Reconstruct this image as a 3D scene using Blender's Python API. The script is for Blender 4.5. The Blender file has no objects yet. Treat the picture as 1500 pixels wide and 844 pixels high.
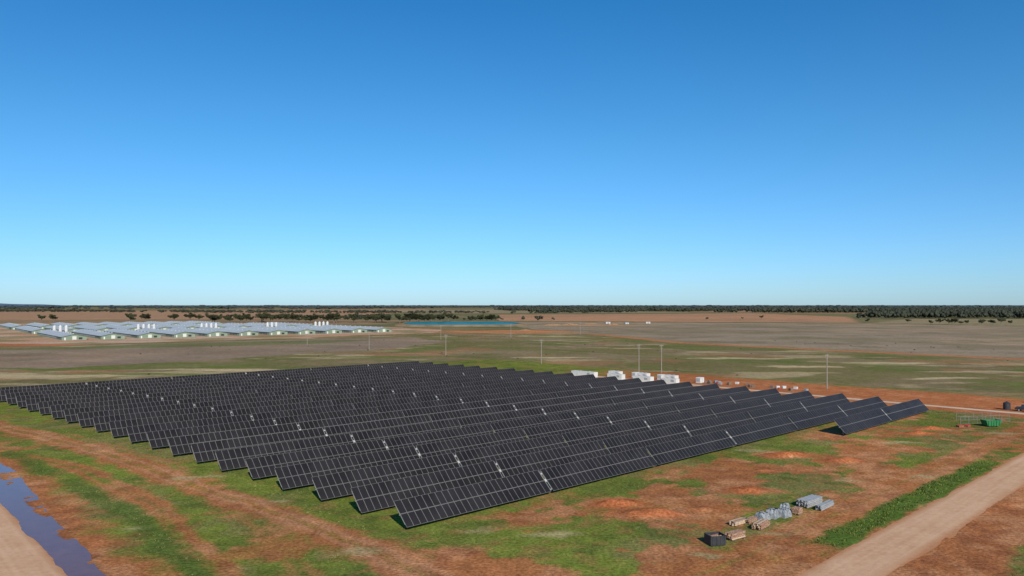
import bpy, math, random
import numpy as np
from mathutils import Matrix, Vector
random.seed(7); rng=np.random.default_rng(11)
scene=bpy.context.scene
# ------------------------------------------------------------------ frame of the site (metres)
CA,SA=0.7193,0.6947                    # direction of the panel rows
OX,OY=-13.3,97.2                       # south-west corner of the array
def site(a,p): return (OX+a*CA-p*SA, OY+a*SA+p*CA)
ANG=math.atan2(SA,CA)
# ------------------------------------------------------------------ noise
def vnoise(x,y,s,seed=0):
    x=np.asarray(x,dtype=np.float64)/s+seed*17.31; y=np.asarray(y,dtype=np.float64)/s-seed*9.77
    xi=np.floor(x).astype(np.int64); yi=np.floor(y).astype(np.int64); fx=x-xi; fy=y-yi
    def h(i,j):
        n=(i*374761393+j*668265263+seed*1442695041)&0xffffffff
        n=((n^(n>>13))*1274126177)&0xffffffff
        return ((n^(n>>16))&0xffff)/65535.0
    u=fx*fx*(3-2*fx); v=fy*fy*(3-2*fy)
    return (h(xi,yi)*(1-u)+h(xi+1,yi)*u)*(1-v)+(h(xi,yi+1)*(1-u)+h(xi+1,yi+1)*u)*v
def fbm(x,y,s,seed=0,o=4):
    t=0;a=.5;n=0
    for i in range(o):
        c_,s_=math.cos(.6+i*1.1),math.sin(.6+i*1.1)
        t=t+a*vnoise(np.asarray(x)*c_-np.asarray(y)*s_,np.asarray(x)*s_+np.asarray(y)*c_,s/2**i,seed+i*3); n+=a; a*=.55
    return t/n
def sm(e0,e1,x):
    t=np.clip((x-e0)/(e1-e0),0,1); return t*t*(3-2*t)
# ------------------------------------------------------------------ materials
def newmat(name):
    m=bpy.data.materials.new(name); m.use_nodes=True
    nt=m.node_tree; b=nt.nodes['Principled BSDF']; return m,nt,b
def mat(name,col,rough=.7,metal=0.0,var=.25,scale=1.5,spec=.3,bump=0.0,col2=None):
    m,nt,b=newmat(name)
    tc=nt.nodes.new('ShaderNodeTexCoord'); n=nt.nodes.new('ShaderNodeTexNoise')
    n.inputs['Scale'].default_value=scale; n.inputs['Detail'].default_value=5
    nt.links.new(tc.outputs['Object'],n.inputs['Vector'])
    r=nt.nodes.new('ShaderNodeValToRGB'); nt.links.new(n.outputs['Fac'],r.inputs['Fac'])
    c2=col2 or tuple(min(1,c*(1+var)) for c in col)
    c1=tuple(c*(1-var) for c in col)
    r.color_ramp.elements[0].position=.3; r.color_ramp.elements[1].position=.7
    r.color_ramp.elements[0].color=(*c1,1); r.color_ramp.elements[1].color=(*c2,1)
    nt.links.new(r.outputs['Color'],b.inputs['Base Color'])
    b.inputs['Roughness'].default_value=rough; b.inputs['Metallic'].default_value=metal
    b.inputs['Specular IOR Level'].default_value=spec
    if bump:
        bp=nt.nodes.new('ShaderNodeBump'); bp.inputs['Strength'].default_value=bump; bp.inputs['Distance'].default_value=.1
        nt.links.new(n.outputs['Fac'],bp.inputs['Height']); nt.links.new(bp.outputs['Normal'],b.inputs['Normal'])
    return m
M_glass=mat('solar_glass',(.019,.017,.0175),rough=.5,var=.35,scale=.25,spec=.2)
M_frame=mat('aluminium_frame',(.155,.145,.14),rough=.6,var=.1,spec=.3)
M_galv=mat('galvanised_steel',(.38,.38,.38),rough=.55,metal=.2,var=.2,scale=3)
M_rail=mat('dull_galvanised_rail',(.22,.22,.22),rough=.7,var=.2)
M_drive=mat('drive_housing',(.42,.42,.40),rough=.7,var=.35,scale=.15)
M_white=mat('white_paint',(.62,.61,.58),rough=.6,var=.08,scale=.8)
M_silo=mat('silo_paint',(.56,.57,.57),rough=.6,var=.08,scale=.8)
M_grey=mat('grey_metal',(.3,.31,.32),rough=.55,var=.2)
M_dark=mat('dark_steel',(.035,.035,.04),rough=.55,var=.3)
M_rust=mat('rusted_steel',(.33,.13,.06),rough=.85,var=.45,scale=5,col2=(.5,.34,.24))
M_wood=mat('weathered_timber',(.2,.15,.11),rough=.9,var=.3,scale=6)
M_pole=mat('pole_timber',(.25,.22,.18),rough=.9,var=.2,scale=4)
M_roof=mat('zincalume_roof',(.42,.45,.455),rough=.6,metal=.1,var=.18,scale=.03)
M_shed=mat('pale_green_wall',(.19,.25,.18),rough=.7,var=.12,scale=.2)
M_door=mat('pale_door',(.56,.58,.53),rough=.6,var=.06)
M_green=mat('green_paint',(.03,.16,.06),rough=.5,var=.2)
M_red=mat('red_paint',(.42,.07,.05),rough=.6,var=.2)
M_tarp=mat('grey_tarpaulin',(.22,.235,.25),rough=.75,var=.4,scale=3,bump=.6)
M_rubber=mat('rubber',(.02,.02,.02),rough=.9)
M_window=mat('window_glass',(.03,.04,.05),rough=.1,spec=.6)
M_bark=mat('bark',(.17,.13,.10),rough=.95,var=.3,scale=3)
M_leaf=mat('eucalypt_leaves',(.052,.058,.028),rough=.8,var=.4,scale=.6,spec=.1)
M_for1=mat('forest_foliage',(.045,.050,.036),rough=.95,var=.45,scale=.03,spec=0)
M_for2=mat('distant_forest_haze_tinted',(.05,.062,.064),rough=1,var=.3,scale=.005,spec=0)  # bluish aerial haze painted into the foliage colour
M_hill=mat('hill_haze_tinted',(.09,.14,.20),rough=1,var=.15,scale=.001,spec=0)  # blue of the hills is distance haze put into the base colour
M_porcelain=mat('insulator',(.35,.27,.22),rough=.3)
# ------------------------------------------------------------------ mesh helper
class MB:
    def __init__(s): s.v=[];s.f=[];s.m=[];s.mats=[]
    def mi(s,m):
        if m not in s.mats: s.mats.append(m)
        return s.mats.index(m)
    def add(s,vs,fs,m,M=None):
        o=len(s.v); k=s.mi(m)
        for q in vs:
            q=Vector(q)
            if M is not None: q=M@q
            s.v.append(tuple(q))
        for f in fs: s.f.append(tuple(o+i for i in f)); s.m.append(k)
    def box(s,c,d,m,M=None,rz=0,rx=0,ry=0,taper=1):
        x,y,z=[q/2 for q in d]; t=taper
        vs=[(-x,-y,-z),(x,-y,-z),(x,y,-z),(-x,y,-z),(-x*t,-y*t,z),(x*t,-y*t,z),(x*t,y*t,z),(-x*t,y*t,z)]
        T=Matrix.Translation(c)@Matrix.Rotation(rz,4,'Z')@Matrix.Rotation(ry,4,'Y')@Matrix.Rotation(rx,4,'X')
        if M is not None: T=M@T
        s.add(vs,[(0,3,2,1),(4,5,6,7),(0,1,5,4),(1,2,6,5),(2,3,7,6),(3,0,4,7)],m,T)
    def tube(s,p0,p1,r0,r1,m,n=8,M=None):
        p0=Vector(p0);p1=Vector(p1); d=(p1-p0).normalized()
        u=d.orthogonal().normalized(); w=d.cross(u)
        vs=[]
        for P,r in((p0,r0),(p1,r1)):
            for i in range(n):
                a=2*math.pi*i/n; vs.append(P+u*r*math.cos(a)+w*r*math.sin(a))
        fs=[(i,(i+1)%n,n+(i+1)%n,n+i) for i in range(n)]+[tuple(range(n-1,-1,-1)),tuple(range(n,2*n))]
        s.add(vs,fs,m,M)
    def mesh(s,name):
        me=bpy.data.meshes.new(name); me.from_pydata(s.v,[],s.f)
        for m in s.mats: me.materials.append(m)
        me.polygons.foreach_set('material_index',s.m); me.update(); return me
    def obj(s,name,loc=(0,0,0),rz=0,parent=None,sc=1):
        return place(name,s.mesh(name),loc,rz,parent,sc)
def place(name,me,loc=(0,0,0),rz=0,parent=None,sc=1):
    o=bpy.data.objects.new(name,me); o.location=loc; o.rotation_euler=(0,0,rz); o.scale=(sc,sc,sc) if not isinstance(sc,tuple) else sc
    scene.collection.objects.link(o)
    if parent: o.parent=parent
    return o
def npmesh(name,V,F,mats,midx=None,smooth=False):
    me=bpy.data.meshes.new(name); n=len(V); k=F.shape[1]
    me.vertices.add(n); me.vertices.foreach_set('co',np.asarray(V,dtype=np.float32).ravel())
    me.loops.add(F.size); me.loops.foreach_set('vertex_index',F.astype(np.int32).ravel())
    me.polygons.add(len(F)); me.polygons.foreach_set('loop_start',np.arange(0,F.size,k,dtype=np.int32))
    for m in mats: me.materials.append(m)
    if midx is not None: me.polygons.foreach_set('material_index',midx.astype(np.int32))
    me.update(calc_edges=True); me.validate()
    if smooth: me.polygons.foreach_set('use_smooth',np.ones(len(F),dtype=bool))
    return me
# ------------------------------------------------------------------ ground
def axis(lo,hi,st,far,g=1.06):
    c=list(np.arange(lo,hi+st*.5,st)); s=st
    up=[];v=hi
    while v<far[1]:
        s=min(s*g,6000); v+=s; up.append(v)
    s=st; v=lo; dn=[]
    while v>far[0]:
        s=min(s*g,6000); v-=s; dn.append(v)
    return np.array(dn[::-1]+c+up)
xs=axis(-120,150,.5,(-60000,60000),1.03); ys=axis(66,235,.5,(-800,90000),1.015)
X,Y=np.meshgrid(xs,ys); x=X.ravel(); y=Y.ravel()
def inpoly(px,py,poly):
    r=np.zeros(px.shape,bool); n=len(poly)
    for i in range(n):
        x0,y0=poly[i]; x1,y1=poly[(i+1)%n]
        c=((y0>py)!=(y1>py))&(px<(x1-x0)*(py-y0)/((y1-y0) if y1!=y0 else 1e-9)+x0)
        r^=c
    return r
def dline(px,py,pts):
    d=np.full(px.shape,1e9)
    for (x0,y0),(x1,y1) in zip(pts[:-1],pts[1:]):
        L=(x1-x0)**2+(y1-y0)**2; t=np.clip(((px-x0)*(x1-x0)+(py-y0)*(y1-y0))/L,0,1)
        d=np.minimum(d,np.hypot(px-x0-t*(x1-x0),py-y0-t*(y1-y0)))
    return d
def surf(x,y):
    """surface cover at a ground point -> colour, grass density, height"""
    a=(x-OX)*CA+(y-OY)*SA; p=-(x-OX)*SA+(y-OY)*CA
    n60=fbm(x,y,60,1); n20=fbm(x,y,22,5); n6=fbm(x,y,6,9); n2=fbm(x,y,1.8,21,3); nb=fbm(x,y,300,31)
    col=np.zeros((len(x),3)); gr=np.zeros(len(x))
    C=lambda *c: np.array(c)
    def mix(c,m):
        nonlocal col
        m=np.clip(m,0,1)[:,None]; col=col*(1-m)+np.asarray(c)*m
    # open paddocks far away
    col[:]=C(.20,.16,.085)
    mix(C(.16,.15,.07),sm(.42,.6,nb)); mix(C(.27,.18,.105),sm(.5,.62,fbm(x,y*2.5,900,41)))
    mix(C(.13,.13,.065),sm(.55,.65,fbm(x,y*2,500,47))*.8)
    # mid-distance pasture behind the array
    midm=sm(1000,700,y)
    mix(C(.17,.145,.062),midm); mix(C(.235,.175,.10),midm*sm(.42,.6,fbm(x,y,45,51))*.85)
    mix(C(.125,.145,.042),midm*sm(.49,.65,fbm(x,y,30,57))*.8)
    mix(C(.18,.145,.075),midm*sm(.5,.62,fbm(x,y,9,58))*.5)
    mix(C(.39,.30,.17),midm*sm(.59,.68,fbm(x*.6,y*1.3,26,61))*.75)
    mix(C(.31,.155,.08),midm*sm(.60,.70,fbm(x,y,35,63))*.6)
    wx=x+(fbm(x,y,25,71)-.5)*14; wy=y+(fbm(x,y,25,73)-.5)*14
    P=lambda poly: inpoly(wx,wy,poly).astype(float)
    dr=.5+.5*np.sin((x*.35+y*.94+(n60-.5)*30)/7.0)
    # fallow field left
    f=P([(-334,496),(-900,700),(-900,200),(-400,255),(-226,334),(-174,388),(-85,500),(-50,600),(-94,690),(-229,606)])
    mix(C(.255,.19,.135),f); mix(C(.20,.155,.10),f*sm(.45,.65,fbm(x,y,40,77))*.8); mix(C(.31,.215,.145),f*sm(.5,.62,fbm(x,y,70,79))*.6); mix(C(.19,.14,.09),f*dr*.3)
    # big fallow field right
    f=P([(79,745),(132,592),(195,510),(281,412),(420,340),(1500,340),(2000,900),(701,1040),(526,1194),(-12,1344),(9,977)])
    mix(C(.285,.22,.15),f); mix(C(.23,.18,.115),f*sm(.45,.62,fbm(x,y,110,81))*.8); mix(C(.35,.25,.165),f*sm(.52,.66,fbm(x*.6,y,160,83))*.7)
    mix(C(.18,.155,.09),f*sm(.55,.66,fbm(x,y,28,85))*.6); mix(C(.20,.16,.11),f*dr*.22)
    # terracotta field
    f=P([(-25,1402),(569,1240),(836,1897),(846,2687),(-41,2303)]); mix(C(.41,.22,.125),f); mix(C(.31,.19,.115),f*sm(.45,.6,nb)*.6)
    f=P([(700,1060),(1600,1060),(1500,1500),(840,1600),(590,1240)]); mix(C(.26,.21,.12),f)
    f=P([(-1036,1480),(-1700,1480),(-2500,3225),(-580,5375),(-400,2150),(-330,1550)]); mix(C(.37,.215,.13),f*.9)
    f=P([(900,3300),(3400,3300),(5000,5200),(500,5200)]); mix(C(.34,.21,.13),f*.8)
    f=P([(-300,2700),(700,2900),(300,4600),(-900,4600)]); mix(C(.30,.23,.15),f*.7)
    # yards around the sheds
    f=P([(-372,560),(-315,562),(-203,655),(-78,800),(-84,905),(-234,1080),(-805,1230),(-1100,900),(-560,640)])
    mix(C(.43,.25,.155),f); mix(C(.50,.36,.26),f*sm(.45,.6,fbm(x,y,50,87))*.7); mix(C(.2,.18,.08),f*sm(.55,.63,fbm(x,y,60,89))*.7)
    f=P([(-520,520),(-320,540),(-310,560),(-520,600)]); mix(C(.38,.15,.075),f)
    f=P([(-334,500),(-560,590),(-540,570),(-320,486),(-150,560),(-110,640),(-215,600)]); mix(C(.14,.15,.06),f*.8)
    # earthworks next to the dam
    e=np.hypot((wx+5)/85,(wy-830)/45); mix(C(.46,.19,.085),sm(1.1,.6,e+(n20-.5)*1.0))
    e=np.hypot((wx-110)/80,(wy-1080)/50); mix(C(.42,.24,.13),sm(1.0,.6,e+(n60-.5)*1.3)*.8)
    # farm tracks
    d=dline(wx*.3+x*.7,wy*.3+y*.7,[(-79,800),(79,765),(130,585),(192,503),(275,405),(345,350),(460,270)])
    mix(C(.44,.17,.075),sm(7,3.5,d)); mix(C(.36,.17,.09),sm(12,4,d)*.5)
    d=dline(x,y,[(-560,560),(-226,640),(-90,740),(10,850)]); mix(C(.33,.2,.12),sm(5,2,d)*.8)
    d=dline(x,y,[(140,680),(420,600),(900,560)]); mix(C(.18,.17,.09),sm(5,2,d)*.7)
    d=dline(x,y,[(60,900),(500,840),(1200,760)]); mix(C(.32,.2,.12),sm(6,2,d)*.6)
    d=dline(wx,wy,[(-300,420),(-120,470),(14,385),(60,330),(120,262),(200,240)]); mix(C(.32,.18,.095),sm(3.2,1.2,d)*.55)
    d=dline(wx,wy,[(20,500),(120,400),(240,330),(420,290)]); mix(C(.10,.13,.04),sm(5,2,d)*.6)
    # dry patches
    for cx,cy,rx,ry in [(-190,307,42,13),(-127,340,45,7),(138,358,20,6),(122,413,30,8),(60,330,16,4),(170,300,18,5),(210,330,20,5),(20,420,24,6),(-40,372,20,5),(-235,318,40,12),(190,380,26,7)]:
        e=np.hypot((wx-cx)/rx,(wy-cy)/ry); mix(C(.45,.35,.20),sm(1.15,.5,e+(n6-.5)*1.0)*.85)
    for cx,cy,rx,ry in [(-140,318,60,5),(-100,352,50,4),(-215,345,70,5),(-60,425,50,6)]:
        e=np.hypot((wx-cx)/rx,(wy-cy)/ry); mix(C(.11,.15,.035),sm(1.15,.5,e+(n6-.5)*1.0)*.85)
    # ---- works area around the array: grass over red earth
    near=sm(222,212,a+(n20-.5)*12)*sm(228,218,p+(n20-.5)*12)
    g=C(.135,.16,.034)
    mix(g,near); gr=np.maximum(gr,near)
    mix(C(.17,.205,.036),near*sm(.42,.6,n20)*.85); mix(C(.21,.175,.07),near*sm(.5,.66,fbm(x,y,12,91))*.7)
    mix(C(.09,.12,.03),near*sm(.5,.7,fbm(x,y,4,93))*.65); mix(C(.28,.14,.06),near*sm(.53,.68,fbm(x,y,3,94))*.45)
    front=near*sm(3,-6,p+(n6-.5)*4); west=near*sm(-2,-8,a+.06*p+(n6-.5)*4)
    rd=np.zeros(len(x))
    rd=np.maximum(rd,front*sm(.51,.62,fbm(x,y,14,97)+ (n2-.5)*.32+sm(-10,-34,p)*.08-sm(18,0,a)*.05)*.9)
    rd=np.maximum(rd,west*sm(.55,.67,fbm(x,y,11,99)+(n2-.5)*.36)*.7)
    # wheel track on the west side
    tr=[(-230,262),(-150,203),(-122,181),(-85,153),(-48.7,120.3),(-26.9,100),(-15,88.5),(-4,76),(8,60)]
    d=dline(x+(n6-.5)*2,y+(n6-.5)*2,tr)
    rd=np.maximum(rd,sm(4.2,2.0,d+(n2-.5)*3.4)*.92); rd=rd*(1-.5*sm(.9,.1,d+(n2-.5)*1.2)); 
    rut=sm(.6,.15,np.abs(d-1.25))*(.5+.6*n2)
    d2=dline(x+(n6-.5)*3,y,[(-120,160),(-78,136),(-50,108),(-32,82),(-24,66)]); rd=np.maximum(rd,sm(1.5,.3,np.abs(d2-1.1)+(n2-.5)*1.8)*.85)
    d3=dline(x+(n6-.5)*3,y,[(-100,170),(-62,138),(-36,104),(-22,82),(-12,66)]); rd=np.maximum(rd,sm(.9,.2,np.abs(d3-1.0)+(n2-.5)*1.6)*.45)
    dv=dline(x+(n6-.5)*2.5,y,[(-100,150),(-74,126),(-61.5,114),(-46,98),(-33.6,81.2),(-25,70)])
    wv=sm(2.6,.8,dv+(n2-.5)*2.4)*sm(.30,.55,fbm(x,y,9,143)); rd=rd*(1-wv)
    # east side wheel track & roadside
    rd=np.maximum(rd,sm(3.6,1.6,np.abs(p+34.5+(n6-.5)*2)+(n2-.5)*2.6)*.92*sm(-60,-20,a+40))
    rd=rd*(1-.4*sm(.6,.1,np.abs(p+34.5+(n6-.5)*2)))
    rd=np.maximum(rd,sm(-41.2,-42.4,p+(n2-.5)*1.4)*sm(-57.5,-55,p+(n6-.5)*5+(n2-.5)*2)*.97)
    rd=np.maximum(rd,sm(33,22,a+(n6-.5)*8)*sm(-36,-38.5,p)*sm(-57,-55,p)*.85)
    veg=sm(28,36,a+(n6-.5)*14)*sm(108,96,a+(n6-.5)*8)*sm(2.6,1.3,np.abs(p+39.6+(n6-.5)*2.6)+(n2-.5)*1.4)
    rd=rd*(1-veg)
    # west road margin
    dl=(x+47.1)*.742+(y-81.2)*.672
    rd=np.maximum(rd,sm(10.5,4.5,dl+(n6-.5)*9+(n2-.5)*4)*.97*(x<20)*sm(300,180,y))
    # north-east service yard
    yard=sm(170,174,a+(n6-.5)*6)*sm(219,213,a+(n20-.5)*10)*sm(145,100,p+(n20-.5)*30)
    rd=np.maximum(rd,yard*.95*(1-.75*sm(.56,.64,fbm(x,y,16,103))*sm(60,90,p)))
    mounds=[(37,119,4.2,2.2,.55),(20,105.7,6.2,2.6,.5),(15.5,111.2,3.4,2.2,.55),(52.7,146.6,5,2.6,.6),(61.7,141.4,4.4,2.4,.6),(98.5,178,4.4,2.2,.6),(91.8,171.5,3.6,2,.5),(28,108,3,1.5,.3),(44,133,3,1.2,.2)]
    h=np.zeros(len(x))
    hard=sm(3.0,3.8,np.abs(p+45.2))           # carriageways stay flat
    for cx,cy,rx,ry,hh in mounds:
        e=np.hypot((x-cx+(n6-.5)*3)/rx,(y-cy+(n6-.5)*2)/ry)
        rd=np.maximum(rd,sm(1.7,.9,e+(n2-.5)*1.0)); h+=hh*sm(1.0,.1,e)*(.35+1.3*n2)
    red=C(.38,.142,.058)
    mix(red,rd); mix(C(.48,.24,.12),rd*sm(.45,.65,fbm(x,y,5,107))*.6); mix(C(.25,.095,.045),rd*sm(.5,.7,fbm(x,y,2.5,109,3))*.6)
    mix(C(.41,.135,.055),yard*rd*.5)
    mix(C(.46,.25,.135),rut*near*.55*(a<0))
    # wet mud next to the puddle
    mix(C(.17,.07,.035),sm(3.2,.9,np.abs(dl-.8)+(n2-.5)*2)*(x<0)*sm(170,150,y)*.75)
    for cx,cy in [(37,119),(20,105.7),(15.5,111.2),(52.7,146.6),(61.7,141.4),(98.5,178),(91.8,171.5)]:
        e=np.hypot((x-cx+(n6-.5)*3)/5,(y-cy+(n6-.5)*2)/2.6); mix(C(.41,.13,.05),sm(1.1,.5,e+(n2-.5)*.6)*.85)
    for cx,cy,rx,ry in [(-18,89.5,2.6,1.4),(5,96,3,1.2),(-48,99,2,1),(47,151,3,1.6),(110,172,5,1.2),(33,96,2.4,1),(-4,98,2,1),(70,128,3,1.2),(-35,112,3,.9),(22,88,2,.8),(-52,128,3,1),(82,160,4,1.3),(56,126,2.5,1)]:
        e=np.hypot((x-cx+(n6-.5)*5)/rx,(y-cy+(n6-.5)*3)/ry); mix(C(.36,.29,.145),sm(1.6,.3,e+(n2-.5)*2.0)*.75)
    mix(C(.085,.135,.026),veg); mix(C(.085,.125,.028),wv*.85*(x<0)*near)
    gr=gr*(1-np.clip(rd*1.3,0,1)); gr=np.maximum(gr,veg*3)
    nearz=sm(400,250,y)
    h+=nearz*((n6-.5)*.16+(n2-.5)*.07)
    flat=hard
    flat=np.where((dl<2.2)&(dl>-8.5)&(x<0),0,flat)*np.where((a>177.5)&(a<184.5),0,1)
    h=h*flat-.03*(flat<.5)
    return col,gr,h,a,p,veg
cols,gr,hh,aa,pp,veg=surf(x,y)
V=np.stack([x,y,hh],1)
nx,ny=len(xs),len(ys)
i=np.arange(nx-1)[None,:]+np.arange(ny-1)[:,None]*nx
F=np.stack([i,i+1,i+1+nx,i+nx],-1).reshape(-1,4)
mg,nt,b=newmat('ground_soil_and_grass')
at=nt.nodes.new('ShaderNodeAttribute'); at.attribute_name='cover'
tc=nt.nodes.new('ShaderNodeTexCoord')
def noise(nt,vec,s,d=6,r=.6):
    n=nt.nodes.new('ShaderNodeTexNoise'); n.inputs['Scale'].default_value=s; n.inputs['Detail'].default_value=d; n.inputs['Roughness'].default_value=r
    nt.links.new(vec,n.inputs['Vector']); return n.outputs['Fac']
def maprange(nt,v,a,b,c,d):
    n=nt.nodes.new('ShaderNodeMapRange'); n.inputs[1].default_value=a;n.inputs[2].default_value=b;n.inputs[3].default_value=c;n.inputs[4].default_value=d
    nt.links.new(v,n.inputs[0]); return n.outputs[0]
def mathn(nt,op,a,b):
    n=nt.nodes.new('ShaderNodeMath'); n.operation=op
    for k,q in enumerate((a,b)):
        if isinstance(q,(int,float)): n.inputs[k].default_value=q
        else: nt.links.new(q,n.inputs[k])
    return n.outputs[0]
n1=noise(nt,tc.outputs['Object'],2.2); n2_=noise(nt,tc.outputs['Object'],.35); n3=noise(nt,tc.outputs['Object'],.02,8)
f=mathn(nt,'MULTIPLY',maprange(nt,n1,.3,.7,.52,1.45),maprange(nt,n2_,.3,.7,.76,1.22))
f=mathn(nt,'MULTIPLY',f,maprange(nt,n3,.35,.65,.88,1.12))
vm=nt.nodes.new('ShaderNodeVectorMath'); vm.operation='SCALE'
nt.links.new(at.outputs['Color'],vm.inputs[0]); nt.links.new(f,vm.inputs['Scale'])
nt.links.new(vm.outputs[0],b.inputs['Base Color'])
b.inputs['Roughness'].default_value=1; b.inputs['Specular IOR Level'].default_value=0.0
bp=nt.nodes.new('ShaderNodeBump'); bp.inputs['Strength'].default_value=.7; bp.inputs['Distance'].default_value=.15
nt.links.new(n1,bp.inputs['Height']); nt.links.new(bp.outputs['Normal'],b.inputs['Normal'])
me=npmesh('ground',V,F,[mg],smooth=True)
ca=me.color_attributes.new('cover','FLOAT_COLOR','POINT')
ca.data.foreach_set('color',np.concatenate([cols,np.ones((len(x),1))],1).astype(np.float32).ravel())
place('ground',me)
# ------------------------------------------------------------------ roads
def road_mat(name,c1,c2,c3,half):
    m,nt,b=newmat(name); uv=nt.nodes.new('ShaderNodeAttribute'); uv.attribute_name='lane'
    mp=nt.nodes.new('ShaderNodeMapping'); mp.inputs['Scale'].default_value=(.03,.9,1); nt.links.new(uv.outputs['Vector'],mp.inputs['Vector'])
    a=noise(nt,mp.outputs[0],1.2,4); tc=nt.nodes.new('ShaderNodeTexCoord'); c=noise(nt,tc.outputs['Object'],1.1,8,.65); c4=noise(nt,tc.outputs['Object'],.16,5)
    k=mathn(nt,'ADD',mathn(nt,'MULTIPLY',a,.34),mathn(nt,'ADD',mathn(nt,'MULTIPLY',c,.36),mathn(nt,'MULTIPLY',c4,.3)))
    r=nt.nodes.new('ShaderNodeValToRGB'); r.color_ramp.elements[0].position=.38; r.color_ramp.elements[1].position=.58
    r.color_ramp.elements[0].color=(*c2,1); r.color_ramp.elements[1].color=(*c1,1)
    nt.links.new(k,r.inputs[0])
    # loose red soil creeping in from the shoulders
    sp=nt.nodes.new('ShaderNodeSeparateXYZ'); nt.links.new(uv.outputs['Vector'],sp.inputs[0])
    e=mathn(nt,'ADD',mathn(nt,'ABSOLUTE',sp.outputs['Y'],0),mathn(nt,'MULTIPLY',mathn(nt,'SUBTRACT',c,.5),2.4))
    e=maprange(nt,e,half*.68,half*1.0,0,.9)
    mx=nt.nodes.new('ShaderNodeMix'); mx.data_type='RGBA'; nt.links.new(e,mx.inputs[0]); nt.links.new(r.outputs[0],mx.inputs[6]); mx.inputs[7].default_value=(*c3,1)
    nt.links.new(mx.outputs[2],b.inputs['Base Color']); b.inputs['Roughness'].default_value=1; b.inputs['Specular IOR Level'].default_value=.0
    bp=nt.nodes.new('ShaderNodeBump'); bp.inputs['Strength'].default_value=.5; bp.inputs['Distance'].default_value=.1
    nt.links.new(c,bp.inputs['Height']); nt.links.new(bp.outputs['Normal'],b.inputs['Normal'])
    return m
def road(name,p0,p1,w,m,z=.004,seed=1,rag=.7):
    p0=Vector(p0);p1=Vector(p1); L=(p1-p0).length; d=(p1-p0)/L; nrm=Vector((-d.y,d.x)); n=int(L/.6)
    t=np.linspace(0,L,n); k=9; vs=[];ln=[]
    eL=w/2+(fbm(t,t*0,4,seed)-.5)*rag+(fbm(t,t*0,20,seed+5)-.5)*rag*1.2; eR=w/2+(fbm(t,t*0+50,4,seed+2)-.5)*rag+(fbm(t,t*0+9,20,seed+6)-.5)*rag*1.2
    for j in range(k):
        q=-eR+(eL+eR)*j/(k-1)
        vs.append(np.stack([p0.x+d.x*t+nrm.x*q,p0.y+d.y*t+nrm.y*q,np.full(n,z)-(.022 if j in(0,k-1) else 0)],1)); ln.append(np.stack([t,q,t*0],1))
    V=np.concatenate(vs); ii=np.arange(n-1)[None,:]+np.arange(k-1)[:,None]*n
    F=np.stack([ii,ii+1,ii+1+n,ii+n],-1).reshape(-1,4)
    me=npmesh(name,V,F,[m],smooth=True)
    at=me.attributes.new('lane','FLOAT_VECTOR','POINT'); at.data.foreach_set('vector',np.concatenate(ln).astype(np.float32).ravel())
    return place(name,me)
MR=road_mat('pale_gravel',(.61,.385,.24),(.48,.27,.155),(.42,.19,.09),3.5); MR2=road_mat('white_gravel',(.60,.47,.35),(.5,.34,.23),(.44,.2,.1),1.9)
road('gravel_road',site(-90,-45.2),site(420,-45.2),7.0,MR,seed=3,rag=1.2)
road('dirt_road',(-170.0,211.7),(-20,46),7.2,MR,seed=13)
road('service_road',site(181,-60),site(181,120),3.6,MR2,seed=23,rag=.9)
# puddle along the west road
m,nt,b=newmat('muddy_water'); b.inputs['Roughness'].default_value=.16; b.inputs['Specular IOR Level'].default_value=.4
tc=nt.nodes.new('ShaderNodeTexCoord'); nn=noise(nt,tc.outputs['Object'],.5); r=nt.nodes.new('ShaderNodeValToRGB')
r.color_ramp.elements[0].color=(.11,.045,.04,1); r.color_ramp.elements[1].color=(.22,.10,.07,1); nt.links.new(nn,r.inputs[0]); nt.links.new(r.outputs[0],b.inputs['Base Color'])
bp=nt.nodes.new('ShaderNodeBump'); bp.inputs['Strength'].default_value=.05; bp.inputs['Distance'].default_value=.03; nt.links.new(nn,bp.inputs['Height']); nt.links.new(bp.outputs['Normal'],b.inputs['Normal'])
Lc=np.array([(-112,160),(-98,144.5),(-85.0,130.4),(-73.1,116.4),(-61.1,101.8),(-51.2,90.5),(-43.9,81.7),(-36.2,71.5),(-29.4,62.5)])
Rc=np.array([(-112.8,159.2),(-100,143),(-88.7,126.3),(-76.2,113.0),(-64.2,99.3),(-54.0,88.4),(-46.8,80.2),(-38.6,70.6),(-31,61.2)])
NP=900; tt=np.linspace(0,len(Lc)-1,NP); ip=lambda A:np.stack([np.interp(tt,range(len(A)),A[:,0]),np.interp(tt,range(len(A)),A[:,1])],1)
A_=ip(Lc);B_=ip(Rc); wob=(fbm(tt*17,tt*0,9,3,5)-.5)*1.8; wob2=(fbm(tt*17,tt*0+40,8,8,5)-.5)*1.4
A_+=np.stack([wob*.77,wob*.64],1); B_+=np.stack([wob2*.77,wob2*.64],1)
V=np.concatenate([np.c_[A_,np.full(NP,.012)],np.c_[B_,np.full(NP,.012)]]); ii=np.arange(NP-1)
place('puddle',npmesh('puddle',V,np.stack([ii,ii+NP,ii+NP+1,ii+1],1),[m]))
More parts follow.
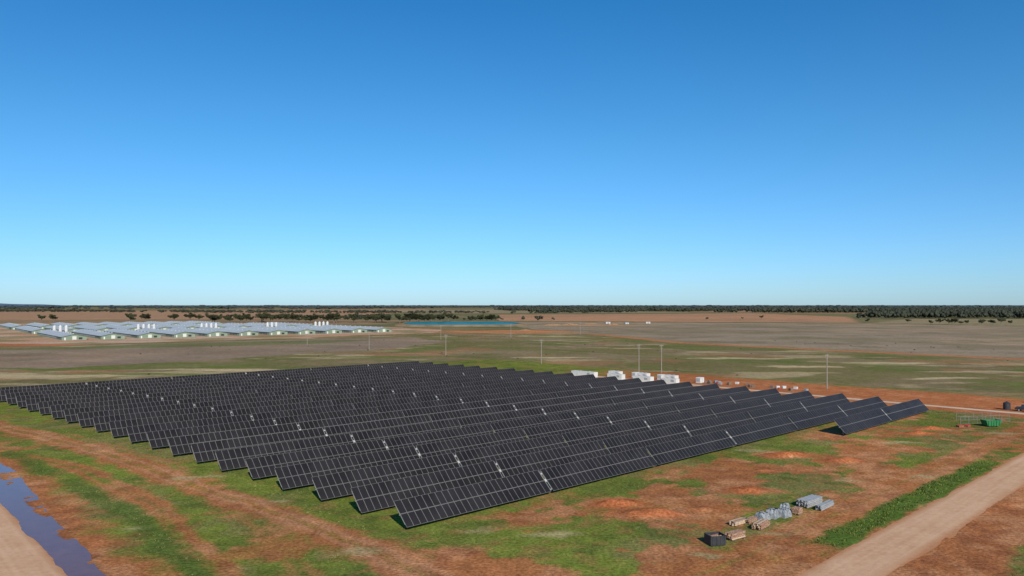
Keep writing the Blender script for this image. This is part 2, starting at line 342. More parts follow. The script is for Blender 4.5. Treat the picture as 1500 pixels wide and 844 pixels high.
# ------------------------------------------------------------------ solar rows
def row_mesh(name,tilt,tables):
    W=1.125; ct,st=math.cos(tilt),math.sin(tilt); cz=1.98
    V=[];Fs=[];mi=[]
    off=0
    boxF=np.array([(0,3,2,1),(4,5,6,7),(0,1,5,4),(1,2,6,5),(2,3,7,6),(3,0,4,7)])
    def tb(x0,x1,s0,s1,n0,n1,m):   # box in panel coordinates (x, slope, normal)
        nonlocal off
        q=[(x0,s0,n0),(x1,s0,n0),(x1,s1,n0),(x0,s1,n0),(x0,s0,n1),(x1,s0,n1),(x1,s1,n1),(x0,s1,n1)]
        for (xx,s,n) in q: V.append((xx,s*ct-n*st,cz+s*st+n*ct))
        Fs.append(boxF+off); off+=8; mi.extend([m]*6)
    def quad(x0,x1,s0,s1,n,m):
        nonlocal off
        for (xx,s) in((x0,s0),(x1,s0),(x1,s1),(x0,s1)): V.append((xx,s*ct-n*st,cz+s*st+n*ct))
        Fs.append(np.array([[0,1,2,3]])+off); off+=4; mi.append(m)
    xx=0
    for t in range(tables):
        x00=xx
        for k in range(48):
            if k==24:
                tb(xx+.05,xx+.11,-1.9,1.9,-.06,.03,4); tb(xx+.44,xx+.50,-1.6,1.7,-.06,.03,4)
                tb(xx+.11,xx+.44,1.1,1.38,-.05,.05,3); tb(xx+.11,xx+.44,-.25,.2,-.15,.06,3)
                tb(xx+.11,xx+.44,-1.72,-1.6,-.05,.05,2); xx+=.55
            for s0 in(-2.03,.02):
                j=random.uniform(-.006,.006)
                tb(xx+.008,xx+W-.008,s0,s0+2.01,-.02,.02+j,1)
                quad(xx+.045,xx+W-.045,s0+.04,s0+1.97,.024+j,0)
            xx+=W
        tb(x00,xx,-.09,.09,-.24,-.06,2)
        for k in range(0,49,4): tb(x00+k*W+(.55 if k>24 else 0)-.03,x00+k*W+(.55 if k>24 else 0)+.03,-1.6,1.6,-.06,-.02,4)
        for k in range(7):
            px=x00+2+k*8.3
            for q in [(px-.08,-.08),(px+.08,-.08),(px+.08,.08),(px-.08,.08)]: V.append((q[0],q[1]+.1,-.1))
            for q in [(px-.08,-.08),(px+.08,-.08),(px+.08,.08),(px-.08,.08)]: V.append((q[0],q[1]+.1,cz-.15))
            Fs.append(boxF+off); off+=8; mi.extend([2]*6)
        xx+=.45
    F=[];
    for q in Fs:
        for r_ in q: F.append(tuple(int(z) for z in r_))
    me=bpy.data.meshes.new(name); me.from_pydata(V,[],F)
    for mm in(M_glass,M_frame,M_galv,M_drive,M_rail): me.materials.append(mm)
    me.polygons.foreach_set('material_index',mi); me.update(); return me
full=[row_mesh('solar_row_mesh_%d'%i,math.radians(t),3) for i,t in enumerate((44,45.5,47))]
short=row_mesh('solar_row_short_mesh',math.radians(46),1)
for k in range(21):
    p=1.43+k*9.9; a=-.06*k*9.9+random.uniform(-.25,.25)
    X0,Y0=site(a,p); place('solar_panel_row',full[(k*2+k//3)%3],(X0,Y0,0),ANG)
X0,Y0=site(111.5,1.43-9.9); place('solar_panel_row',short,(X0,Y0,0),ANG)
# ------------------------------------------------------------------ grass tufts
dl_=lambda x,y:(x+47.1)*.742+(y-81.2)*.672
def tufts(name,N,xr,yr,hmin,hmax,mats,dens,wid=.5):
    px=rng.uniform(*xr,N); py=rng.uniform(*yr,N)
    c,g,h,a,p,vg=surf(px,py); keep=dens(px,py,g,a,p,vg)
    keep&=~((dl_(px,py)<2.2)&(dl_(px,py)>-8.5))&(np.abs(p+45.2)>4.2)&(np.abs(a-181)>2.6)
    px,py,h=px[keep],py[keep],h[keep]; n=len(px); B=5
    ang=rng.uniform(0,6.28,(n,B)); s=rng.uniform(hmin,hmax,(n,1))*rng.uniform(.7,1.2,(n,B)); 
    cx=px[:,None]+rng.normal(0,.14,(n,B)); cy=py[:,None]+rng.normal(0,.14,(n,B)); w=s*wid
    dx=np.cos(ang)*w*.5; dy=np.sin(ang)*w*.5; lx=rng.normal(0,.4,(n,B))*s; ly=rng.normal(0,.4,(n,B))*s
    z=np.repeat(h[:,None],B,1)-.02
    V=np.stack([np.stack([cx-dx,cy-dy,z],-1),np.stack([cx+dx,cy+dy,z],-1),np.stack([cx+lx,cy+ly,z+s],-1)],2).reshape(-1,3)
    F=np.arange(len(V)).reshape(-1,3); mi=np.repeat(rng.integers(0,len(mats),n),B)
    place(name,npmesh(name,V,F,mats,mi))
MG=[mat('grass_green',(.12,.15,.032),rough=.9,var=.25,spec=.1),mat('grass_bright',(.155,.20,.036),rough=.9,var=.25,spec=.1),mat('grass_dry',(.25,.21,.09),rough=.9,var=.25,spec=.1),mat('grass_dark',(.07,.095,.026),rough=.9,spec=.1)]
tufts('grass_tufts',170000,(-105,140),(72,225),.05,.17,MG,lambda x,y,g,a,p,v:(rng.random(len(x))<np.clip(g,0,1)*sm(.3,.6,fbm(x,y,7,131))*.9)&~((p>3)&(a>3)&(rng.random(len(x))<.6)))
tufts('roadside_weeds',34000,(20,110),(80,160),.1,.3,[MG[0],MG[0],MG[1],MG[3],MG[3]],lambda x,y,g,a,p,v:(v>.3)&(rng.random(len(x))<sm(.35,.6,fbm(x,y,3,141))),.6)
# ------------------------------------------------------------------ power poles and wires
def pole_mesh():
    B=MB(); B.tube((0,0,-.3),(0,0,12.2),.22,.15,M_pole,10)
    B.box((0,0,11.6),(2.6,.16,.18),M_pole); B.box((0,.02,10.5),(1.8,.13,.14),M_pole)
    B.box((.5,.1,11.25),(.9,.04,.05),M_galv,ry=.7); B.box((-.5,.1,11.25),(.9,.04,.05),M_galv,ry=-.7)
    for q in(-1.2,-.55,.55,1.2):
        B.tube((q,0,11.69),(q,0,12.0),.08,.05,M_porcelain,8)
    return B.mesh('power_pole_mesh')
pm=pole_mesh()
line=[(-150,556),(-92,489),(-38,436),(14.5,375),(55,329),(108.7,262),(158,208)]
for q in line:
    place('power_pole',pm,(q[0],q[1],0),math.radians(40))
place('power_pole',pm,(64,325,0),math.radians(40))
for q in[(-1,672),(67,745),(-60,640)]: place('power_pole',pm,(q[0],q[1],0),math.radians(60))
B=MB()
for (x0,y0),(x1,y1) in zip(line[:-1],line[1:]):
    for o in(-1.2,.55,1.2):
        ox,oy=o*math.cos(math.radians(40)),o*math.sin(math.radians(40)); pts=[]
        for k in range(9):
            t=k/8; pts.append((x0+(x1-x0)*t+ox,y0+(y1-y0)*t+oy,12.0-1.2*4*t*(1-t)))
        for u,v in zip(pts[:-1],pts[1:]): B.tube(u,v,.012,.012,M_dark,4)
B.obj('overhead_power_lines')
# ------------------------------------------------------------------ inverter containers
def container(L,seed):
    B=MB(); W=2.3;H=2.0
    B.box((0,0,.2+H/2),(L,W,H),M_white); B.box((0,0,.1),(L*.95,W*.9,.2),M_grey); B.box((0,0,.2+H+.03),(L+.06,W+.06,.06),M_white)
    for k in range(int(L/.45)): B.box((-L/2+.3+k*.45,-W/2-.015,.2+H/2),(.1,.03,H-.3),M_white)
    B.box((L*.25,-W/2-.03,1.5),(1.4,.06,.8),M_grey); B.box((-L*.25,-W/2-.03,1.15),(.95,.06,1.8),M_door); B.box((-L*.25+.35,-W/2-.08,1.2),(.04,.04,.2),M_dark)
    for k in(-1,1): B.box((L*.2*k,0,.2+H+.18),(.8,.8,.24),M_grey); 
    return B
for k,(a,p,L) in enumerate([(176,121,12),(186,113,5.5),(176.2,105,7),(187,100,5),(176,92,8),(187,87,5),(176.3,80,6)]):
    X0,Y0=site(a,p); container(L,k).obj('inverter_container',(X0,Y0,0),ANG+math.pi*1.5)
def kiosk():
    B=MB(); B.box((0,0,1.0),(2.6,1.9,1.8),M_white); B.box((0,0,.05),(3,2.3,.12),M_grey); B.box((0,0,1.96),(2.8,2.1,.12),M_white,taper=.85)
    for k in range(6): B.box((-1.34,-.7+k*.28,1.1),(.08,.1,1.2),M_grey)
    for k in range(6): B.box((1.34,-.7+k*.28,1.1),(.08,.1,1.2),M_grey)
    B.box((0,-.97,1.0),(.03,.05,1.6),M_dark); return B.mesh('transformer_mesh')
km=kiosk()
for a,p in[(189,93),(189.5,76),(190,106)]:
    X0,Y0=site(a,p); place('transformer_kiosk',km,(X0,Y0,0),ANG)
def pallet_stack(m,n=4):
    B=MB()
    for k in range(3): B.box((0,-.5+k*.5,.07),(1.3,.1,.1),M_wood)
    for k in range(5): B.box((-.52+k*.26,0,.14),(.14,1.15,.03),M_wood)
    for k in range(n): B.box((random.uniform(-.04,.04),0,.28+k*.26),(1.15,1.0,.22),m,rz=random.uniform(-.05,.05))
    return B
ps=[pallet_stack(q,n).mesh('pallet_stack_mesh') for q,n in((M_white,3),(M_red,2),(M_wood,3),(M_grey,3))]
for k in range(22):
    X0,Y0=site(188+random.uniform(0,6),random.uniform(34,74)); place('pallet_stack',ps[(0,2,1,3,2)[k%5]],(X0,Y0,0),random.uniform(0,3))
# ------------------------------------------------------------------ compound at the right
def skip():
    B=MB(); L,W,H=4.2,2.0,1.4
    b0=[(-L/2+.6,-W/2+.1,.2),(L/2-.6,-W/2+.1,.2),(L/2-.6,W/2-.1,.2),(-L/2+.6,W/2-.1,.2)]; t0=[(-L/2,-W/2,.2+H),(L/2,-W/2,.2+H),(L/2,W/2,.2+H),(-L/2,W/2,.2+H)]
    sc=.94; b1=[(q[0]*sc,q[1]*sc,.26) for q in b0]; t1=[(q[0]*sc,q[1]*sc,.2+H) for q in t0]
    vs=b0+t0+b1+t1; fs=[(0,3,2,1)]+[(i,(i+1)%4,4+(i+1)%4,4+i) for i in range(4)]+[(8,9,10,11)]+[(8+(i+1)%4,8+i,12+i,12+(i+1)%4) for i in range(4)]+[(4+i,4+(i+1)%4,12+(i+1)%4,12+i) for i in range(4)]
    B.add(vs,fs,M_green)
    for k in range(-2,3): B.box((k*.7,-W/2-.02,.9),(.1,.12,1.25),M_green); B.box((k*.7,W/2+.02,.9),(.1,.12,1.25),M_green)
    B.box((-1.0,0,.1),(.3,1.8,.18),M_dark); B.box((1.0,0,.1),(.3,1.8,.18),M_dark)
    for k in range(6): B.box((random.uniform(-1.3,1.3),random.uniform(-.6,.6),1.4),(1.4,.15,.1),M_wood,rz=random.uniform(0,3),ry=random.uniform(-.3,.3))
    return B
skip().obj('skip_bin',(114.5,181.5,0),.15)
for q in[(106.5,180.5,.3),(108.6,181.2,.7)]:
    place('pallet_stack',ps[1],(q[0],q[1],0),q[2],sc=(1.3,1,.7))
def site_fence(n):
    B=MB()
    for k in range(n+1): B.tube((k*2.4,0,0),(k*2.4,0,1.9),.045,.045,M_rail,6)
    for z in(.15,1.0,1.85): B.box((n*1.2,0,z),(n*2.4,.03,.03),M_rail)
    for k in range(n*6): B.box((k*.4+.2,0,1.0),(.012,.012,1.7),M_rail)
    return B
site_fence(6).obj('mesh_fence',(109,184.5,0),.22); site_fence(5).obj('mesh_fence',(111.5,190.5,0),.15)
def ute(body):
    B=MB()
    B.box((0,0,.75),(5.1,1.8,.5),body); B.box((1.75,0,1.07),(1.3,1.7,.2),body,taper=.92)
    B.box((.35,0,1.4),(1.9,1.65,.75),M_window,taper=.8); B.box((.35,0,1.79),(1.5,1.35,.06),body)
    B.box((-1.6,0,1.1),(1.9,1.85,.08),M_grey)
    for s in(-1,1): B.box((-1.6,s*.9,1.28),(1.9,.05,.35),M_grey)
    B.box((-2.55,0,1.28),(.05,1.8,.35),M_grey); B.box((2.57,0,.65),(.1,1.75,.25),M_dark)
    for sx in(-1.6,1.65):
        for s in(-1,1): B.tube((sx,s*.72,.38),(sx,s*.94,.38),.38,.38,M_rubber,16); B.tube((sx,s*.9,.38),(sx,s*.96,.38),.2,.2,M_grey,10)
    return B
ute(M_dark).obj('utility_truck',(140,206.5,0),2.4)
B=MB(); B.tube((0,0,0),(0,0,1.9),.9,.9,M_dark,20); B.tube((0,0,1.9),(0,0,2.2),.9,.25,M_dark,20); B.tube((0,0,2.15),(0,0,2.35),.2,.2,M_dark,10); B.box((.92,0,.3),(.15,.2,.15),M_galv)
B.obj('water_tank',(137.2,210.5,0))
# ------------------------------------------------------------------ stockpiles beside the east track
def crate():
    B=MB(); L,W,H=2.0,1.6,1.15
    for s in(-1,1):
        B.box((0,s*W/2,H/2+.1),(L,.06,H),M_dark); B.box((s*L/2,0,H/2+.1),(.06,W-.07,H),M_dark)
        for k in range(4): B.box((-L/2+.2+k*.53,s*(W/2+.05),H/2+.1),(.08,.06,H),M_dark)
    B.box((0,0,.12),(L-.1,W-.1,.06),M_dark)
    for k in range(14): B.box((random.uniform(-.5,.5),random.uniform(-.4,.4),.8+random.uniform(0,.3)),(1.1,.1,.08),M_rust,rz=random.uniform(0,3),ry=random.uniform(-.2,.2))
    return B
crate().obj('steel_crate',(24.6,92.0,0),ANG-.5)
def bundle(L,nx,nz,s,mats,jit=.06):
    B=MB()
    for q in(-L*.32,L*.32): B.box((q,0,.06),(.12,nx*s+.3,.12),M_wood)
    for k in range(nz):
        w=nx-(k//2)
        for j in range(w):
            y=(j-(w-1)/2)*s+random.uniform(-jit,jit)*.5; z=.14+s*.45+k*s*.92; dx=random.uniform(-jit,jit)*4; m=random.choice(mats); r=random.uniform(-.02,.02)
            B.box((dx,y,z+s*.38),(L,s*.85,s*.12),m,rz=r); B.box((dx,y,z-s*.38),(L,s*.85,s*.12),m,rz=r); B.box((dx,y,z),(L,s*.14,s*.62),m,rz=r)
    return B
M_pale=mat('pale_weathered_steel',(.5,.38,.27),rough=.8,var=.3,scale=4)
bundle(2.6,5,3,.26,[M_rust,M_rust,M_pale]).obj('steel_beam_bundle',(27.7,94.3,0),ANG-.15)
bundle(2.9,4,2,.26,[M_rust,M_pale,M_pale]).obj('steel_beam_bundle',(30.0,100.4,0),ANG-.1)
bundle(2.9,5,3,.26,[M_rust,M_pale,M_rust]).obj('steel_beam_bundle',(32.4,98.8,0),ANG+.1)
bundle(2.4,3,2,.26,[M_rust,M_rust]).obj('steel_beam_bundle',(31.9,101.3,0),ANG+.05)
def tarp_pile(L,W,H,seed):
    n=22;k=18; vs=[]
    for i_ in range(k+1):
        for j in range(n+1):
            u=i_/k*2-1; v=j/n*2-1
            e=max(0,1-abs(u)**5)*max(0,1-abs(v)**5)
            z=H*e**.45*(.78+.35*float(vnoise(u*3+seed,v*3,.9,seed))) 
            vs.append((u*L/2*(1+.08*(1-e)),v*W/2*(1+.08*(1-e)),z-.02))
    fs=[(a*(n+1)+b_,(a+1)*(n+1)+b_,(a+1)*(n+1)+b_+1,a*(n+1)+b_+1) for a in range(k) for b_ in range(n)]
    B=MB(); B.add(vs,fs,M_tarp)
    for q in(-.25,.25): B.box((q*L,0,H*.99),(.05,W*.8,.05),M_dark)
    B.box((0,0,.06),(L*1.04,W*.9,.12),M_wood); return B
for k,(xx,yy,L,W,H) in enumerate([(33.9,102.8,1.5,1.5,1.0),(35.5,103.7,1.5,1.5,1.25),(37.3,104.3,1.7,1.5,1.1),(38.2,106.3,1.4,1.3,1.2)]):
    tarp_pile(L,W,H,k+1).obj('tarpaulin_covered_stack',(xx,yy,0),ANG+random.uniform(-.2,.2))
pallet_stack(M_rust,3).obj('pallet_stack',(39.6,105.4,0),ANG)
bundle(4.4,8,4,.24,[M_galv,M_galv,M_grey],.05).obj('galvanised_pile_stack',(43.2,110.2,0),ANG-.05)
bundle(4.4,4,3,.24,[M_galv,M_grey],.05).obj('galvanised_pile_stack',(44.7,108.4,0),ANG+.02)
# ------------------------------------------------------------------ poultry sheds and silos
def shed_parts(L,W):
    H=2.9;R=2.1
    Bw=MB(); vs=[(-W/2,0,0),(W/2,0,0),(W/2,0,H),(0,0,H+R),(-W/2,0,H),(-W/2,L,0),(W/2,L,0),(W/2,L,H),(0,L,H+R),(-W/2,L,H)]
    Bw.add(vs,[(0,1,2,3,4),(6,5,9,8,7),(1,6,7,2),(5,0,4,9)],M_shed)
    Br=MB(); o=.7; t=.12; sl=R/(W/2)
    vs=[(-W/2-o,-o,H-o*sl+t),(0,-o,H+R+t),(W/2+o,-o,H-o*sl+t),(-W/2-o,L+o,H-o*sl+t),(0,L+o,H+R+t),(W/2+o,L+o,H-o*sl+t)]
    vs+=[(q[0],q[1],q[2]-.08) for q in vs]
    Br.add(vs,[(0,1,4,3),(1,2,5,4),(6,9,10,7),(7,10,11,8),(0,6,7,1),(1,7,8,2),(3,4,10,9),(4,5,11,10),(0,3,9,6),(2,8,11,5)],M_roof)
    for k in range(int(L/12)): Br.box((0,6+k*12,H+R+.35),(1.0,1.6,.5),M_roof)
    Bd=MB(); Bd.box((0,-.06,1.8),(3.0,.1,2.8),M_door); Bd.box((-W/2+2.2,-.06,1.1),(1.0,.1,2.1),M_white)
    Bf=MB()
    for k in range(5):
        Bf.box((W/2+.06,8+k*4,1.3),(.14,1.5,1.5),M_dark); Bf.box((-W/2-.06,8+k*4,1.3),(.14,1.5,1.5),M_dark)
    for k in range(int((L-36)/9)):
        Bf.box((W/2+.05,34+k*9,1.6),(.1,7.5,.7),M_grey); Bf.box((-W/2-.05,34+k*9,1.6),(.1,7.5,.7),M_grey)
    Bf.box((W*.25,-.08,1.4),(2.6,.14,1.6),M_dark)
    return Bw.mesh('shed_walls'),Br.mesh('shed_roof'),Bd.mesh('shed_doors'),Bf.mesh('shed_vents')
SH=shed_parts(142,18)
def shed(x,y,rz):
    e=bpy.data.objects.new('poultry_shed',None); scene.collection.objects.link(e); e.location=(x,y,0); e.rotation_euler=(0,0,rz)
    for n,me in zip(('walls','roof','doors','vents'),SH): place(n,me,parent=e)
sa=math.radians(39); ex,ey=math.cos(sa),math.sin(sa)
def silo_mesh():
    B=MB(); B.tube((0,0,2.4),(0,0,7.6),1.5,1.5,M_silo,18); B.tube((0,0,7.6),(0,0,8.9),1.55,.3,M_silo,18); B.tube((0,0,2.4),(0,0,.8),1.5,.3,M_silo,18)
    for k in range(6):
        q=k*math.pi/3; B.tube((1.5*math.cos(q),1.5*math.sin(q),0),(1.5*math.cos(q),1.5*math.sin(q),2.6),.08,.08,M_galv,6)
    for z in(3.6,4.8,6.0,7.2): B.tube((0,0,z),(0,0,z+.06),1.54,1.54,M_galv,18)
    B.box((1.65,0,5.0),(.1,.4,8),M_galv); return B.mesh('silo_mesh')
sm_=silo_mesh()
for k in range(11):
    bx=-362+k*29*ex; by=628+k*29*ey
    shed(bx,by,sa); shed(bx-ey*178,by+ex*178,sa)
    if k<9: shed(bx-ey*350,by+ex*350,sa)
for s,nn_ in((8,3),(85,4),(150,4),(225,3),(285,4)):
    for j in range(nn_):
        bx=-462.5+(s+j*5.2)*ex; by=752+(s+j*5.2)*ey
        place('feed_silo',sm_,(bx,by,0),sa)
B=MB(); B.tube((0,0,0),(0,0,3.2),7,7,M_door,40); B.tube((0,0,3.2),(0,0,4.2),7.1,.5,M_roof,40); B.box((7.1,0,1.8),(.2,.6,3.4),M_galv)
tk=B.mesh('tank_mesh'); place('water_tank',tk,(-510,740,0))
# ------------------------------------------------------------------ dam
m,nt,b=newmat('dam_water_surface'); b.inputs['Roughness'].default_value=.4; b.inputs['Specular IOR Level'].default_value=.25
tc=nt.nodes.new('ShaderNodeTexCoord'); nn=noise(nt,tc.outputs['Object'],.03); r=nt.nodes.new('ShaderNodeValToRGB')
r.color_ramp.elements[0].color=(.01,.10,.10,1); r.color_ramp.elements[1].color=(.02,.20,.17,1); nt.links.new(nn,r.inputs[0]); nt.links.new(r.outputs[0],b.inputs['Base Color'])
def ring(cx,cy,rx,ry,rot,prof,m,n=64):
    B=MB(); vs=[]
    for (e,z) in prof:
        for k in range(n):
            t=2*math.pi*k/n; c_,s_=math.cos(t),math.sin(t)
            q=(abs(c_)**4+abs(s_)**4)**-.25
            xx=(rx+e)*c_*q; yy=(ry+e)*s_*q
            vs.append((cx+xx*math.cos(rot)-yy*math.sin(rot),cy+xx*math.sin(rot)+yy*math.cos(rot),z))
    fs=[(j*n+k,j*n+(k+1)%n,(j+1)*n+(k+1)%n,(j+1)*n+k) for j in range(len(prof)-1) for k in range(n)]
    B.add(vs,fs,m); return B,vs
M_bank=mat('earth_bank',(.26,.18,.10),rough=1,var=.3,scale=.05,spec=0)
M_liner=mat('dam_liner',(.02,.14,.14),rough=.6,var=.2,scale=.05)
Bb,_=ring(-75,1130,84,100,.1,[(14,-.1),(3,2.2),(0,2.2)],M_bank); B2,vs=ring(-75,1130,84,100,.1,[(0,2.2),(-5,1.2)],M_liner)
Bb.add(B2.v,B2.f,M_liner); Bb.obj('dam_embankment')
_,vw=ring(-75,1130,84,100,.1,[(-4.6,1.28),(-30,1.28)],M_liner)
B=MB(); B.add(vw[:64],[tuple(range(64))],m); B.obj('dam_water')
M_heap=mat('loose_earth',(.36,.21,.12),rough=1,var=.25,scale=.3,spec=0)
def heap(x,y,r,h,s):
    B=MB(); n=20; vs=[];
    for k in range(6):
        for j in range(n):
            t=2*math.pi*j/n; rr=r*(1-k/6)*(.8+.4*random.random()); vs.append((rr*math.cos(t)*1.6,rr*math.sin(t),h*(k/6)**.8-.1))
    vs.append((0,0,h)); fs=[(k*n+j,k*n+(j+1)%n,(k+1)*n+(j+1)%n,(k+1)*n+j) for k in range(5) for j in range(n)]+[(5*n+j,5*n+(j+1)%n,6*n) for j in range(n)]
    B.add(vs,fs,M_heap); B.obj('earth_heap',(x,y,0),s)
for q in[(85,1120,8,2.2,0),(120,1160,7,1.8,.5),(60,1100,9,2,.2),(15,870,6,1.5,1),(150,1120,6,2,.4)]: heap(*q)
def farm_shed(L,W,H):
    B=MB(); B.box((0,0,H/2),(L,W,H),M_door); 
    B.add([(-L/2-.4,-W/2-.4,H),(L/2+.4,-W/2-.4,H),(L/2+.4,0,H+1.0),(-L/2-.4,0,H+1.0),(-L/2-.4,W/2+.4,H),(L/2+.4,W/2+.4,H)],[(0,1,2,3),(3,2,5,4),(0,3,4),(1,5,2)],M_roof)
    B.box((0,-W/2-.05,H*.45),(3,.1,H*.85),M_grey); return B
farm_shed(9,6,2.6).obj('farm_shed',(150,1190,0),.2,None,.8); farm_shed(7,5,2.4).obj('farm_shed',(175,1160,0),.4,None,.8); farm_shed(8,5,2.4).obj('farm_shed',(215,1200,0),0,None,.8)
# ------------------------------------------------------------------ trees
def tree_mesh(seed):
    R=random.Random(seed); B=MB(); H=R.uniform(9,11.5)
    p=Vector((0,0,-.2)); r=.38; tips=[]
    top=Vector((R.uniform(-.8,.8),R.uniform(-.8,.8),H*.5)); mid=Vector((top.x*.4+.2,top.y*.4,H*.25))
    B.tube(p,mid,r,r*.75,M_bark,7); B.tube(mid,top,r*.75,r*.5,M_bark,7)
    for k in range(9):
        st=mid.lerp(top,R.uniform(.2,1)); a_=k*.75+R.uniform(-.3,.3); l=R.uniform(2.4,5.4)
        e=st+Vector((math.cos(a_)*l,math.sin(a_)*l,R.uniform(1.0,4.4))); m_=st.lerp(e,.5)+Vector((0,0,-.3)); B.tube(st,m_,.2,.13,M_bark,5); B.tube(m_,e,.13,.05,M_bark,5); tips+= [e,m_.lerp(e,.5)]
    tips.append(top+Vector((0,0,2.6)))
    for t in tips:
        s=R.uniform(1.1,2.0)
        for j in range(60):
            d=Vector((R.gauss(0,1),R.gauss(0,1),R.gauss(0,.6))); d=d.normalized()*s*R.random()**.35; d.z*=.7
            c=t+d; u=Vector((R.gauss(0,1),R.gauss(0,1),R.gauss(0,1))).normalized(); w=u.orthogonal().normalized(); q=R.uniform(.28,.55)
            B.add([c-u*q*1.3,c+w*q*.7,c+u*q*1.3,c-w*q*.7],[(0,1,2,3)],M_leaf)
    return B.mesh('eucalypt_mesh')
tm=[tree_mesh(s) for s in range(4)]
def tree(x,y,s): place('eucalyptus_tree',tm[random.randrange(4)],(x,y,0),random.uniform(0,6.28),sc=s)
for k in range(84):   # belt behind the sheds and the dam
    t=random.random()**.75; tree(-540+t*520+random.uniform(-12,12),1265+random.uniform(-40,60)+t*10,random.uniform(1.0,1.7))
for q in[(-800,1290),(-785,1300),(-640,1280),(-622,1290),(-655,1300),(-560,1260),(-545,1285),(-500,1270),(-470,1260),(-450,1265)]: tree(q[0],q[1],random.uniform(1.2,1.7))
for k in range(12): tree(628+k*10+random.uniform(-4,4),1130+random.uniform(-14,14),random.uniform(.7,1.05))
for q in[(585,1250),(690,1180),(745,1200),(770,1120),(455,1500),(500,1520),(380,1480),(-345,1230),(-330,1245),(790,1100),(620,1190),(650,1100)]: tree(q[0],q[1],random.uniform(.5,.9))
# clumped foliage for distant woodland
PHI=(1+5**.5)/2
IV=np.array([(-1,PHI,0),(1,PHI,0),(-1,-PHI,0),(1,-PHI,0),(0,-1,PHI),(0,1,PHI),(0,-1,-PHI),(0,1,-PHI),(PHI,0,-1),(PHI,0,1),(-PHI,0,-1),(-PHI,0,1)])/math.hypot(1,PHI)
IF=np.array([(0,11,5),(0,5,1),(0,1,7),(0,7,10),(0,10,11),(1,5,9),(5,11,4),(11,10,2),(10,7,6),(7,1,8),(3,9,4),(3,4,2),(3,2,6),(3,6,8),(3,8,9),(4,9,5),(2,4,11),(6,2,10),(8,6,7),(9,8,1)])
def forest(name,pts,h,w,m,nb=3):
    P=np.repeat(pts,nb,0); n=len(P); H=np.repeat(rng.uniform(.65,1.25,len(pts))*h,nb); 
    r=H*rng.uniform(.18,.34,n)
    C=np.c_[P[:,0]+rng.normal(0,1,n)*w*.3,P[:,1]+rng.normal(0,1,n)*w*.3,H*rng.uniform(.35,.8,n)]
    jit=rng.uniform(.65,1.35,(n,12,1)); V=C[:,None,:]+IV[None]*jit*r[:,None,None]*np.array([w/h*1.6,w/h*1.6,1])
    V[:,:,2]=np.maximum(V[:,:,2],0)
    F=(IF[None]+np.arange(n)[:,None,None]*12).reshape(-1,3)
    place(name,npmesh(name,V.reshape(-1,3),F,[m]))
def area(n,poly,dens=None,s=200,seed=5,thr=.45):
    poly_=np.array(poly); lo=poly_.min(0); hi=poly_.max(0); q=rng.uniform(lo,hi,(n,2))
    k=inpoly(q[:,0],q[:,1],poly)&(fbm(q[:,0],q[:,1],s,seed)>thr); return q[k]
forest('distant_trees',area(18000,[(730,1640),(1500,1560),(2600,1800),(3600,3000),(1900,3000),(1200,2300)],s=260,seed=3,thr=.30),14,8,M_for1)
forest('distant_trees',area(18000,[(100,2900),(1300,2750),(3800,3100),(5200,4600),(2600,4500),(-100,4300)],s=420,seed=8,thr=.40),15,12,M_for1)
forest('distant_trees',area(700,[(-620,1560),(60,1380),(90,1440),(-560,1750)],s=50,seed=12,thr=.5),8,6,M_for1)
forest('distant_trees',area(4500,[(-2600,3300),(-600,2600),(300,2500),(300,2650),(-500,2900),(-2600,3700)],s=180,seed=15,thr=.45),10,10,M_for1)
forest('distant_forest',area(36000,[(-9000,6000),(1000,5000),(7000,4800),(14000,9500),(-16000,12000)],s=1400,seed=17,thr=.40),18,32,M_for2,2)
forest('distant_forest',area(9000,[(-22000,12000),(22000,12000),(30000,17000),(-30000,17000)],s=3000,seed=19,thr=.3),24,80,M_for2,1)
pts=area(900,[(-200,300),(260,300),(420,520),(60,720),(-260,560)],s=60,seed=23,thr=.5); pts=pts[((pts[:,0]-OX)*CA+(pts[:,1]-OY)*SA>222)|(-(pts[:,0]-OX)*SA+(pts[:,1]-OY)*CA>230)]
forest('saltbush_shrubs',pts[:70],.6,.7,M_for1,3)
# hills on the left horizon
B=MB(); n=120; vs=[]
for k in range(n+1):
    xx=-17500+k/n*9000; hgt=float(fbm(np.array([xx]),np.array([0.]),2200,33,5)[0]); e=math.sin(math.pi*k/n)**.6
    vs+=[(xx,15200,-5),(xx,16000,(20+95*max(0,hgt-.25)*1.4)*e),(xx,17500,-5)]
fs=[]
for k in range(n):
    o=k*3; fs+=[(o,o+3,o+4,o+1),(o+1,o+4,o+5,o+2)]
B.add(vs,fs,M_hill); B.obj('hills')
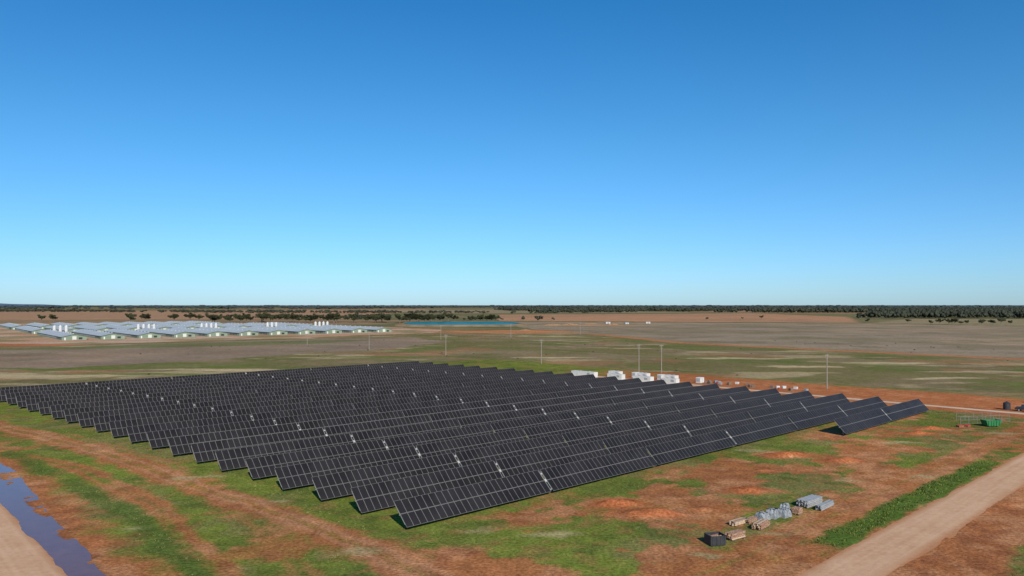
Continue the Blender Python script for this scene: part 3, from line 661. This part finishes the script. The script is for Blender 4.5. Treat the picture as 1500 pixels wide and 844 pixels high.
# ------------------------------------------------------------------ light, sky, camera
EL=math.radians(31); AZ=math.radians(165)    # clockwise from +Y
sd=Vector((math.sin(AZ)*math.cos(EL),math.cos(AZ)*math.cos(EL),math.sin(EL)))
L=bpy.data.lights.new('sun','SUN'); L.energy=5.0; L.angle=math.radians(.5); L.color=(1,.92,.79)
lo=bpy.data.objects.new('sun',L); lo.rotation_euler=sd.to_track_quat('Z','Y').to_euler(); lo.location=(50,-50,80); scene.collection.objects.link(lo)
w=bpy.data.worlds.new('World'); scene.world=w; w.use_nodes=True; nt=w.node_tree
bg=nt.nodes['Background']; sky=nt.nodes.new('ShaderNodeTexSky'); sky.sky_type='NISHITA'; sky.sun_disc=False
sky.sun_elevation=EL; sky.sun_rotation=AZ; sky.air_density=1.0; sky.dust_density=.3; sky.ozone_density=3; sky.altitude=200
# clear inland air: colour balance of the sky by elevation
tc=nt.nodes.new('ShaderNodeTexCoord'); sp=nt.nodes.new('ShaderNodeSeparateXYZ'); nt.links.new(tc.outputs['Generated'],sp.inputs[0])
rp=nt.nodes.new('ShaderNodeValToRGB'); nt.links.new(sp.outputs['Z'],rp.inputs[0]); cr=rp.color_ramp
k=.6
for j,(pos,c) in enumerate([(0,(.66,1.0,1.55)),(.2,(.42,.99,1.36)),(.375,(.22,.90,1.34))]):
    e=cr.elements[j] if j<2 else cr.elements.new(pos)
    e.position=pos; e.color=(c[0]*k,c[1]*k,c[2]*k,1)
mx=nt.nodes.new('ShaderNodeVectorMath'); mx.operation='MULTIPLY'; nt.links.new(sky.outputs[0],mx.inputs[0]); nt.links.new(rp.outputs[0],mx.inputs[1])
nt.links.new(mx.outputs[0],bg.inputs[0]); bg.inputs[1].default_value=.09/k
cam=bpy.data.cameras.new('camera'); co=bpy.data.objects.new('camera',cam); scene.collection.objects.link(co)
cam.sensor_width=36; cam.lens=36*1112/1500; cam.shift_y=25/1500; cam.clip_start=.5; cam.clip_end=150000
co.location=(0,0,29); co.rotation_euler=(math.radians(90),0,0); scene.camera=co
scene.view_settings.view_transform='Standard'; scene.view_settings.look='None'; scene.view_settings.exposure=0
